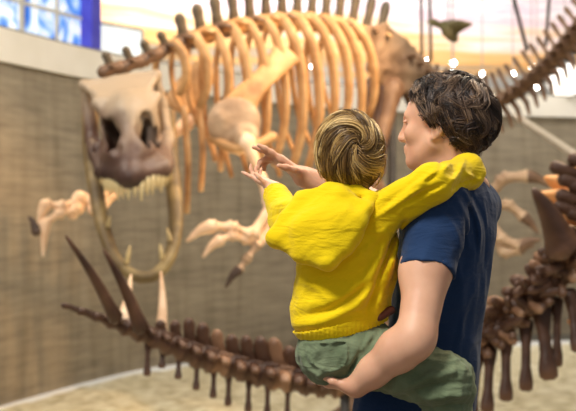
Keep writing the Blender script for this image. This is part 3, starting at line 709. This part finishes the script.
def hair_mat(name, stops, rough=.42):
    m, t, b = nt(name); a = N(t, 'ShaderNodeAttribute', attribute_name='strand'); sp = N(t, 'ShaderNodeSeparateColor'); t.links.new(a.outputs['Color'], sp.inputs[0])
    r = ramp(t, stops); t.links.new(sp.outputs[0], r.inputs[0]); t.links.new(r.outputs[0], b.inputs['Base Color']); b.inputs['Roughness'].default_value = rough; b.inputs['Specular IOR Level'].default_value = .4
    return m
def head(F, C, ax, s, face=True):
    """skull, jaw and face in head axes (forward, left, up); s scales an adult head"""
    f, l, u = ax; A = np.stack([f, l, u])
    g = lambda a, b, c: C+s*(a*f+b*l+c*u)
    F.ell(g(-.018, 0, .022), s*V(.096, .077, .095), A, .02)
    F.ell(g(.045, 0, -.035), s*V(.058, .058, .085), A, .03); F.ell(g(.024, 0, .042), s*V(.074, .068, .066), A, .03)
    F.cone(g(.01, .05, -.055), g(.072, .012, -.1), s*.024, s*.02, .03); F.cone(g(.01, -.05, -.055), g(.072, -.012, -.1), s*.024, s*.02, .03)
    F.ell(g(.084, 0, -.101), s*V(.018, .02, .018), A, .02)
    F.cone(g(.086, .036, .024), g(.094, -.0, .018), s*.013, s*.014, .018); F.cone(g(.086, -.036, .024), g(.094, 0, .018), s*.013, s*.014, .018)
    F.ell(g(.07, .042, -.025), s*V(.025, .02, .02), A, .025); F.ell(g(.07, -.042, -.025), s*V(.025, .02, .02), A, .025)
    for q in (1, -1): F.ell(g(.104, q*.034, .003), s*V(.014, .017, .011), A, .014, sub=True)
    F.cone(g(.096, 0, .012), g(.118, 0, -.034), s*.009, s*.013, .014); F.ell(g(.096, .033, .007), s*V(.008, .016, .004), A, .006); F.ell(g(.096, -.033, .007), s*V(.008, .016, .004), A, .006); F.ell(g(.108, .012, -.039), s*V(.014, .009, .008), A, .010); F.ell(g(.108, -.012, -.039), s*V(.014, .009, .008), A, .010)
    F.ell(g(.099, 0, -.063), s*V(.013, .022, .0075), A, .010); F.ell(g(.097, 0, -.076), s*V(.013, .02, .008), A, .010); F.cone(g(.115, .02, -.0695), g(.115, -.02, -.0695), s*.003, s*.003, .004, sub=True)
    for q in (1, -1):
        e = g(-.008, q*.079, -.012); out = l*q
        F.ell(e, s*V(.020, .009, .032), A, .008); F.ell(e+s*(.004*f+.010*out), s*V(.010, .006, .018), A, .006, sub=True); F.ell(g(.002, q*.078, -.042), s*V(.009, .007, .01), A, .006)
    return g
def eyes(g, s, parent, l):
    for q in (1, -1):
        b = MB(); b.ball(g(.080, q*.032, .002), s*.0125, 12); b.build('eye', M_eye, parent)
def hair(name, C, ax, rad, whorl, dom, n, length, thick, m, parent, seed, swirl=.7, r0=.0014, grav=.35, tone=(.0, 1.0), curl=.5, back=0.0, per=18, clump=.010, flick=0.0):
    """clumps of fine strands combed out of a whorl over the scalp ellipsoid; dom(q) > 0 where hair grows"""
    f, l, u = ax; A = np.stack([f, l, u]); R = np.random.default_rng(seed); b = MB(); cols = []; rad = np.asarray(rad, float); whorl = unit(whorl)
    th_of = lambda q: thick*(1+back*max(0, -q[0])**1.2)
    nu, nv = 48, 32
    for i in range(nv+1):
        for j in range(nu):
            th = math.pi*i/nv; ph = 2*math.pi*j/nu; q = V(math.sin(th)*math.cos(ph), math.sin(th)*math.sin(ph), math.cos(th))
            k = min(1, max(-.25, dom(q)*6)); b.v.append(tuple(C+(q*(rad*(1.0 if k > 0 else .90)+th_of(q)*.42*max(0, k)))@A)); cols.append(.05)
    for i in range(nv):
        for j in range(nu):
            k = (j+1) % nu; b.f.append([i*nu+j, (i+1)*nu+j, (i+1)*nu+k, i*nu+k])
    cnt = 0; ns = 9
    while cnt < n:
        q = unit(R.normal(size=3))
        if dom(q) <= 0.02: continue
        cnt += 1; lay = R.uniform(.45, 1.0); L = length*R.uniform(.65, 1.2); ph = R.uniform(0, 6.28); cw = curl*R.uniform(.3, 1.3); path = []; fl = flick*R.random()**3
        for k in range(ns):
            t = k/(ns-1); away = unit(q-whorl*np.dot(q, whorl)); tang = np.cross(whorl, away); dist = math.acos(max(-1, min(1, np.dot(q, whorl))))
            sw = swirl*(math.exp(-dist*1.1)*2.2+.12)
            d = away+tang*sw+V(0, 0, -1)*grav*min(1.6, dist)+tang*cw*math.sin(ph+t*4.5); d = unit(d-q*np.dot(d, q))
            h = th_of(q)*lay*(.55+.5*math.sin(math.pi*min(1, .1+t*.75)))+fl*t*t
            path.append((q.copy(), h, d)); dq = dom(q)
            if dq < -.05 and k > 2: break
            q = unit(q+d*(L/(ns-1))/.09)
        m_ = len(path)
        if m_ < 4: continue
        base = R.beta(1.3, 1.7)
        for s_ in range(per):
            o1, o2 = R.normal(size=2)*clump; oh = R.uniform(-.5, .25)*thick*.45; pts = []; cut = m_-(R.integers(0, 3) if m_ > 6 else 0)
            for k in range(cut):
                q, h, d = path[k]; t = k/(ns-1); side = np.cross(q, d); sp = 1-.62*t
                qq = unit(q+(side*o1*sp+d*o2*.8)/.09); pts.append(C+(qq*(rad+max(.002, h+oh*(1-.4*t))))@A)
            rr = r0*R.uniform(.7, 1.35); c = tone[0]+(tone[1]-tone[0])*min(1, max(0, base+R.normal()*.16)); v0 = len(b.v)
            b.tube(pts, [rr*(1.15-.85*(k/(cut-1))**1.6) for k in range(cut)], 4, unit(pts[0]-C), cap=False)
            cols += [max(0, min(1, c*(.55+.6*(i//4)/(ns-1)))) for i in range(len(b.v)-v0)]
    cc = np.repeat(np.array(cols)[:, None], 3, 1)
    return obj(name, b.v, b.f, m, parent, True, cols=cc)

def fold(f, pts, w, amp):
    """a cloth ridge (amp > 0) or groove along a curve, on the near side of a garment"""
    q = catmull([P(*p) for p in pts], 14); env = np.sin(np.pi*np.linspace(.08, .92, 14))**.6
    def fn(p):
        best = np.full(p.shape[:-1], 9.0); e = np.zeros(p.shape[:-1])
        for k in range(13):
            a, b = q[k][[0, 2]], q[k+1][[0, 2]]; ab = b-a; t = np.clip(((p[..., [0, 2]]-a)@ab)/(ab@ab), 0, 1)
            d = np.linalg.norm(p[..., [0, 2]]-a-t[..., None]*ab, axis=-1); near = d < best; best = np.where(near, d, best); e = np.where(near, env[k], e)
        return (-amp*e*np.exp(-(best/w)**2)*np.exp(-((p[..., 1]-c[1])/.085)**4)).astype(np.float32)
    c = q.mean(0); r = np.abs(q-c).max()+3*w; f.disp(fn, c, np.array([r, .13, r]))
# ---------------------------------------------------------------- the man
SH = frame(27); HP = frame(62); HD = frame(26)
Sc = P(459, 206, 2.66); fS, lS, uS = SH
man = thing('person', 'person with dark wavy hair in navy t-shirt carrying the child and pointing', 'person', V(P(425, 400, 2.68)[0], 2.68, WALK))
Lsh = Sc+lS*.185+V(.006, 0, .004); Rsh = Sc-lS*.15
Lel = P(416, 336, 2.33); Lwr = P(356, 386, 2.395)
Rel = P(392, 214, 3.0); Rwr = P(304, 177, 2.98)
Hc = P(443, 124, 2.67); neck0 = P(459, 186, 2.665)
chest = P(447, 245, 2.66); waist = P(435, 335, 2.66); hips = P(414, 412, 2.66)
Fm = Field(.0042)
g = head(Fm, Hc, HD, .97)
Fm.cone(g(-.03, 0, -.06), neck0+V(0, 0, -.03), .056, .064, .03)
Fm.cone(g(.03, 0, -.085), neck0+fS*.03+V(0, 0, -.03), .04, .05, .03)
Fm.chain([chest+uS*.05, waist], [.11, .095], .05); Fm.chain([Lsh-lS*.03, Sc, Rsh+lS*.03], [.05, .06, .05], .04)
Fm.chain([Lsh, lerp(Lsh, Lel, .45), Lel], [.058, .056, .045], .03); Fm.ell(lerp(Lsh, Lel, .55)+fS*.012, .05, None, .04)
ub = unit(Lwr-Lel)
Fm.chain([Lel, lerp(Lel, Lwr, .28), lerp(Lel, Lwr, .7), Lwr], [.045, .049, .036, .029], .02); Fm.ell(Lel+V(-.004, -.012, -.02), .036, None, .02)
Fm.chain([Rsh, lerp(Rsh, Rel, .5), Rel], [.056, .05, .043], .03); Fm.chain([Rel, lerp(Rel, Rwr, .3), Rwr], [.045, .046, .033], .02)
hand(Fm, Lwr, V(-.62, .76, -.06), V(.05, .1, 1), V(-.5, -.8, 0), .150, (.12, .12, .12, .12), .05, .65)
hand(Fm, Rwr, unit(P(279, 160, 2.97)-Rwr), V(-.35, -.15, -1), V(-.6, -.9, .2), .178, (.05, .12, .75, .9), .12, .35)
man_body = Fm.build('body', M_skin, man)
eyes(g, .97, man_body, HD[1])
# hair
def dom_man(q):
    h = np.interp(q[0], [-1, -.6, -.34, -.24, -.14, .02, .10, .2, .32, .5, .7, .85, 1], [-.86, -.9, -.72, -.08, .10, .14, -.2, -.22, .10, .40, .56, .66, .75]); return q[2]-h
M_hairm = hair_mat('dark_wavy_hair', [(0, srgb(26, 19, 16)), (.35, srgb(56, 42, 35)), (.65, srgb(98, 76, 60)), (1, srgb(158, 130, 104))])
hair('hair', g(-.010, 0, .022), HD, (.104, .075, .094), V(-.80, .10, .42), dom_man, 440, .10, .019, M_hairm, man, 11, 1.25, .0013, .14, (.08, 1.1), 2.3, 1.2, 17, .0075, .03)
k = MB()   # eyebrow
k.tube([g(.098, .018, .022), g(.094, .034, .027), g(.08, .05, .022)], [.004, .0045, .002], 6); k.build('eyebrow', M_hairm, man)
# t-shirt
Ft = Field(.0048); fH, lH, uH = HP
AS = np.stack([fS, lS, uS]); AH = np.stack([fH, lH, uH])
Ft.ell(chest+V(0, 0, .01), V(.112, .172, .20), AS, .05); Ft.ell(chest-fS*.010+uS*.06, V(.104, .178, .12), AS, .05)
Ft.ell(waist, V(.108, .150, .20), np.stack(frame(45)), .10); Ft.ell(hips+V(0, 0, .0), V(.118, .178, .16), AH, .09)
Ft.chain([Lsh, Sc+uS*.028, Rsh], [.058, .062, .056], .04); Ft.cone(Sc+uS*.01, neck0+V(0, 0, -.012), .08, .068, .04)
sl = lerp(Lsh, Lel, .54); sr = lerp(Rsh, Rel, .5)
Ft.cone(Lsh, sl, .062, .070, .04, cap=True); Ft.cone(Lsh+V(0, 0, .006), lerp(Lsh, sl, .5), .064, .066, .03); Ft.cone(Rsh, sr, .066, .066, .04, cap=True)
Ft.disp(gauss(waves(21, 42, .0075, lS*.2+uS, 5), P(465, 245, 2.5), .17)); Ft.disp(waves(23, 55, .002, V(.3, 0, 1), 5)); Ft.disp(gauss(waves(22, 30, .009, V(1, 0, .5), 5), P(440, 350, 2.5), .2))
FOLDS_TEE = ((((452, 198, 2.5), (464, 220, 2.5), (470, 246, 2.5)), .008, .008), (((458, 195, 2.5), (472, 218, 2.5), (479, 250, 2.5)), .006, -.006), (((464, 194, 2.5), (480, 220, 2.5), (484, 262, 2.5)), .008, .009), (((472, 196, 2.55), (486, 226, 2.55), (489, 270, 2.55)), .006, -.006), (((430, 206, 2.46), (448, 224, 2.46), (457, 246, 2.46)), .008, .006), (((478, 290, 2.5), (466, 330, 2.5), (460, 372, 2.5)), .01, .006))
dn = unit(sl-Lsh); Ft.cone(sl-dn*.05, sl+dn*.03, .0545, .0610, .004, sub=True)
Ft.cone(neck0+V(0, 0, -.012)+uS*.01, neck0+(neck0-Sc)*1.4+V(0, 0, .05), .058, .07, .005, sub=True)
Ft.cut(hips+V(0, 0, -.10), V(0, 0, -1))
for pts, w, amp in FOLDS_TEE: fold(Ft, pts, w, amp)
tee = Ft.build('t_shirt', M_tee, man)
# jeans and shoes, below the picture
Fj = Field(.009); Fj.ell(hips+V(0, 0, -.08), V(.112, .168, .13), AH, .05)
for q in (1, -1):
    hp = hips+lH*q*.085+V(0, 0, -.10); kn = V(hp[0]+.0, hp[1]+q*-.01, WALK+.48); an = V(hp[0]+.02, hp[1]-.02*q, WALK+.09)
    Fj.chain([hp, kn, an], [.095, .072, .062], .03)
    Fs = Field(.007); Fs.cone(an+V(0, 0, -.045)-fH*.03, an+fH*.17+V(0, 0, -.055), .042, .036, .02); Fs.cone(an, an+V(0, 0, -.03), .045, .045, .03); Fs.cut(V(0, 0, WALK+.002), V(0, 0, -1)); Fs.build('shoe', M_shoe, man)
Fj.cut(V(0, 0, WALK+.055), V(0, 0, -1)); Fj.build('jeans', M_jean, man)

# ---------------------------------------------------------------- the child
BH = frame(72); BB = frame(68); fB, lB, uB = BB
boy = thing('person', 'child with tousled blond hair in bright yellow hoodie sitting on an arm', 'person', P(345, 383, 2.52))
Hb = P(348, 153, 2.5); nb = P(346, 192, 2.5)
bLs = P(384, 214, 2.455); bRs = P(311, 220, 2.505); bLe = P(432, 183, 2.41); bLw = P(466, 172, 2.545)
bRe = P(288, 220, 2.62); bRw = P(274, 192, 2.74)
Fb = Field(.0036)
gb = head(Fb, Hb, BH, .80)
Fb.cone(gb(-.03, 0, -.06), nb+V(0, 0, -.03), .042, .046, .02)
btop = P(346, 215, 2.5); bmid = P(343, 285, 2.5); bpel = P(345, 338, 2.5)
Fb.chain([btop, bmid, bpel], [.06, .075, .075], .03); Fb.chain([bLs, btop, bRs], [.035, .045, .035], .03)
Fb.chain([bLs, bLe, bLw], [.034, .03, .024], .015); Fb.chain([bRs, bRe, bRw], [.034, .03, .024], .015)
hand(Fb, P(276, 188, 2.745), V(-.80, .45, .42), V(.45, -.2, .85), V(-.3, -.8, .3), .110, (.02, .45, .55, .6), .30, .1, .005)
hand(Fb, P(476, 176, 2.60), unit(P(486, 184, 2.66)-P(476, 176, 2.60)), V(-.6, .3, -.5), V(-.5, .6, .3), .105, (.3, .3, .3, .3), .05, .5, .005)
boy_body = Fb.build('body', M_skinb, boy)
eyes(gb, .8, boy_body, BH[1])
def dom_boy(q):
    h = np.interp(q[0], [-1, -.4, -.1, .1, .3, .6, .8, 1], [-.96, -.95, -.8, -.5, -.4, .0, .3, .45]); return q[2]-h
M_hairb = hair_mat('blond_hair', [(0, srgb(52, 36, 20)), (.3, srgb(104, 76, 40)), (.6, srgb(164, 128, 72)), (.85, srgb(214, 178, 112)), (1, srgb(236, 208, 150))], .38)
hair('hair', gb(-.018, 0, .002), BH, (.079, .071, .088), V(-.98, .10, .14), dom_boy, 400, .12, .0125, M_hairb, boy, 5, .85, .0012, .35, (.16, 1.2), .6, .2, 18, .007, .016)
# hoodie
Fy = Field(.0045)
AB = np.stack([fB, lB, uB])
Fy.ell(P(346, 232, 2.5), V(.095, .125, .085), AB, .05); Fy.ell(P(347, 270, 2.495), V(.10, .130, .12), AB, .06); Fy.ell(P(340, 312, 2.495), V(.106, .126, .09), AB, .05)
Fy.chain([bLs, btop, bRs], [.05, .06, .05], .04)
Fy.cone(btop, nb+V(0, 0, -.004), .062, .052, .03)
Fy.chain([bLs+V(-.01, 0, -.004), lerp(bLs, bLe, .5), bLe], [.054, .046, .044], .03); Fy.cone(bLe, bLw, .044, .044, .03); Fy.ell(bLw+V(.004, .004, 0), V(.042, .042, .045), None, .02)
Fy.chain([bRs, lerp(bRs, bRe, .5), bRe], [.055, .052, .05], .03); Fy.cone(bRe, bRw, .05, .037, .03, cap=True)
# deep folds: armpit to hem, around the waist, round the sleeves
for pts, w, amp in ((((296, 326, 2.4), (330, 318, 2.4), (366, 296, 2.4), (392, 262, 2.4)), .012, .013), (((300, 306, 2.4), (332, 300, 2.4), (362, 282, 2.4), (388, 250, 2.4)), .010, .006), (((302, 316, 2.4), (332, 309, 2.4), (364, 288, 2.4)), .008, -.008),
                    (((366, 312, 2.41), (378, 280, 2.41), (393, 246, 2.41), (404, 222, 2.41)), .007, -.016), (((376, 314, 2.41), (388, 280, 2.41), (402, 244, 2.41)), .012, .012), (((358, 306, 2.4), (372, 276, 2.4), (388, 238, 2.4)), .011, .008),
                    (((374, 218, 2.4), (400, 202, 2.38), (424, 184, 2.37)), .008, .009), (((392, 200, 2.4), (412, 186, 2.38), (432, 174, 2.38), (452, 164, 2.4)), .007, .008), (((398, 206, 2.4), (424, 192, 2.38), (446, 183, 2.39)), .006, -.008), (((384, 206, 2.4), (404, 190, 2.38), (420, 178, 2.38)), .006, -.007), (((424, 182, 2.38), (438, 172, 2.38), (444, 160, 2.4)), .006, -.008), (((440, 186, 2.40), (454, 178, 2.42), (466, 160, 2.46)), .007, .008), (((452, 188, 2.42), (464, 182, 2.46), (478, 178, 2.5)), .006, -.007), (((462, 168, 2.46), (470, 176, 2.48), (482, 180, 2.5)), .006, .006),
                    (((300, 282, 2.4), (316, 288, 2.4), (330, 300, 2.4)), .010, .006), (((350, 262, 2.4), (366, 250, 2.4), (386, 232, 2.4)), .010, .006)): fold(Fy, pts, w*.9, amp*1.0)
for pts, w, amp in ((((272, 206, 2.66), (286, 202, 2.62), (302, 203, 2.56)), .007, .007), (((270, 216, 2.64), (286, 212, 2.60), (302, 209, 2.54)), .007, -.006)): fold(Fy, pts, w*.9, amp*1.0)
Fy.disp(waves(31, 20, .0035, V(1, 0, .5), 6, False)); Fy.disp(waves(34, 48, .0030, V(1, 0, .5), 5)); Fy.disp(waves(35, 95, .0012, V(.6, 0, 1), 5))
hem_c = P(338, 329, 2.5); hem_n = unit(V(.27, 0, -1)); Fy.cut(hem_c+V(0, 0, 0), hem_n)
Fy.cone(nb+V(0, 0, -.01), nb+V(0, 0, .06), .044, .052, .005, sub=True)
wd = unit(bRw-bRe); Fy.cone(bRw-wd*.02, bRw+wd*.02, .028, .03, .003, sub=True)
hoodie = Fy.build('hoodie', M_hood, boy)
# ribbed hem band
Fr = Field(.0042); Fr.ell(P(339, 319, 2.495), V(.108, .127, .082), AB, .04)
Fr.cut(hem_c+hem_n*.010, hem_n); Fr.cut(hem_c-hem_n*.026, -hem_n); Fr.disp(lambda p: (.0012*np.sin(p[..., 0]*900)).astype(np.float32)); Fr.build('hem_band', M_hood, hoodie)
# the hood lying on the back
Fh = Field(.0042)
h1, h2, h3, h4, h5 = P(276, 238, 2.425), P(328, 260, 2.36), P(366, 208, 2.40), P(340, 196, 2.425), P(300, 196, 2.47)
Fh.tri(h1, h2, h4, .016, .03); Fh.tri(h2, h3, h4, .016, .03); Fh.tri(h1, h4, h5, .016, .03)
Fh.ell(P(328, 232, 2.385), V(.085, .03, .06), None, .04)
Fh.chain([P(275, 239, 2.43), P(287, 219, 2.44), P(304, 200, 2.455), P(328, 190, 2.45), P(352, 190, 2.45), P(374, 198, 2.425)], [.013, .017, .018, .018, .018, .016], .015)
Fh.chain([P(282, 241, 2.415), P(296, 222, 2.415), P(316, 205, 2.42)], [.009, .011, .009], .006)
Fh.chain([P(275, 240, 2.43), P(300, 254, 2.39), P(328, 263, 2.365), P(346, 248, 2.37), P(360, 222, 2.38), P(372, 198, 2.42)], [.013, .016, .018, .016, .014, .012], .015)
for a, b in (((300, 246, 2.38), (345, 214, 2.385)), ((318, 254, 2.365), (354, 218, 2.375)), ((300, 226, 2.40), (330, 204, 2.405))): Fh.cone(P(*a), P(*b), .008, .010, .016)
Fh.disp(waves(41, 34, .0045, V(1, 0, .7), 5)); Fh.build('hood', M_hood, hoodie)
# trousers
Fp = Field(.0045)
Fp.ell(P(346, 346, 2.5), V(.098, .112, .085), AB, .04); Fp.ell(P(333, 355, 2.47), V(.083, .085, .072), None, .05); Fp.ell(P(358, 355, 2.47), V(.085, .08, .07), None, .05)
kL = P(446, 381, 2.385)
Fp.chain([P(370, 356, 2.455), P(408, 368, 2.41), kL], [.075, .066, .062], .04); Fp.chain([kL, P(448, 430, 2.40), P(440, 520, 2.42)], [.063, .058, .05], .03)
kR = P(392, 384, 2.93); Fp.chain([P(345, 354, 2.58), P(372, 370, 2.78), kR], [.07, .062, .055], .03); Fp.chain([kR, P(394, 500, 2.95)], [.055, .048], .03)
for pts, w, amp in ((((352, 378, 2.42), (374, 352, 2.4), (392, 334, 2.4)), .009, .010), (((344, 374, 2.42), (364, 350, 2.4), (378, 334, 2.4)), .007, -.007), (((372, 370, 2.42), (388, 350, 2.4), (402, 340, 2.4)), .008, .008), (((404, 386, 2.36), (432, 374, 2.34), (464, 368, 2.35)), .009, .009), (((404, 394, 2.36), (436, 384, 2.34), (470, 380, 2.35)), .007, -.007), (((412, 402, 2.36), (442, 394, 2.34), (474, 394, 2.35)), .009, .009), (((424, 412, 2.36), (448, 404, 2.34), (472, 406, 2.35)), .007, -.006), (((404, 352, 2.36), (430, 360, 2.34), (452, 366, 2.35)), .008, .006),
                    (((305, 346, 2.4), (311, 362, 2.4), (328, 370, 2.4), (344, 363, 2.4), (347, 342, 2.4)), .003, .006), (((303, 345, 2.4), (325, 342, 2.4), (348, 340, 2.4)), .003, .006), (((366, 334, 2.4), (358, 352, 2.4), (346, 376, 2.4)), .003, -.006), (((300, 350, 2.4), (304, 366, 2.4), (320, 378, 2.4)), .006, .005)): fold(Fp, pts, w*.95, amp*1.1)
Fp.disp(waves(51, 58, .005, V(1, 0, .6), 6)); Fp.disp(waves(53, 110, .003, V(.4, 0, 1), 5)); Fp.cut(hem_c-hem_n*.012, -hem_n)
pants = Fp.build('trousers', M_pants, boy)
Fk = Field(.0042); Fk.cone(P(379, 317, 2.428), P(391, 310, 2.45), .011, .011, .01); Fk.build('belt', M_belt, boy)
for an, d in ((P(440, 522, 2.42), fB), (P(394, 502, 2.95), fB)):
    Fs = Field(.006); Fs.cone(an, an+d*.11+V(0, 0, -.025), .036, .03, .02); Fs.cone(an, an+V(0, 0, -.03), .035, .034, .02); Fs.build('shoe', M_shoe, boy)
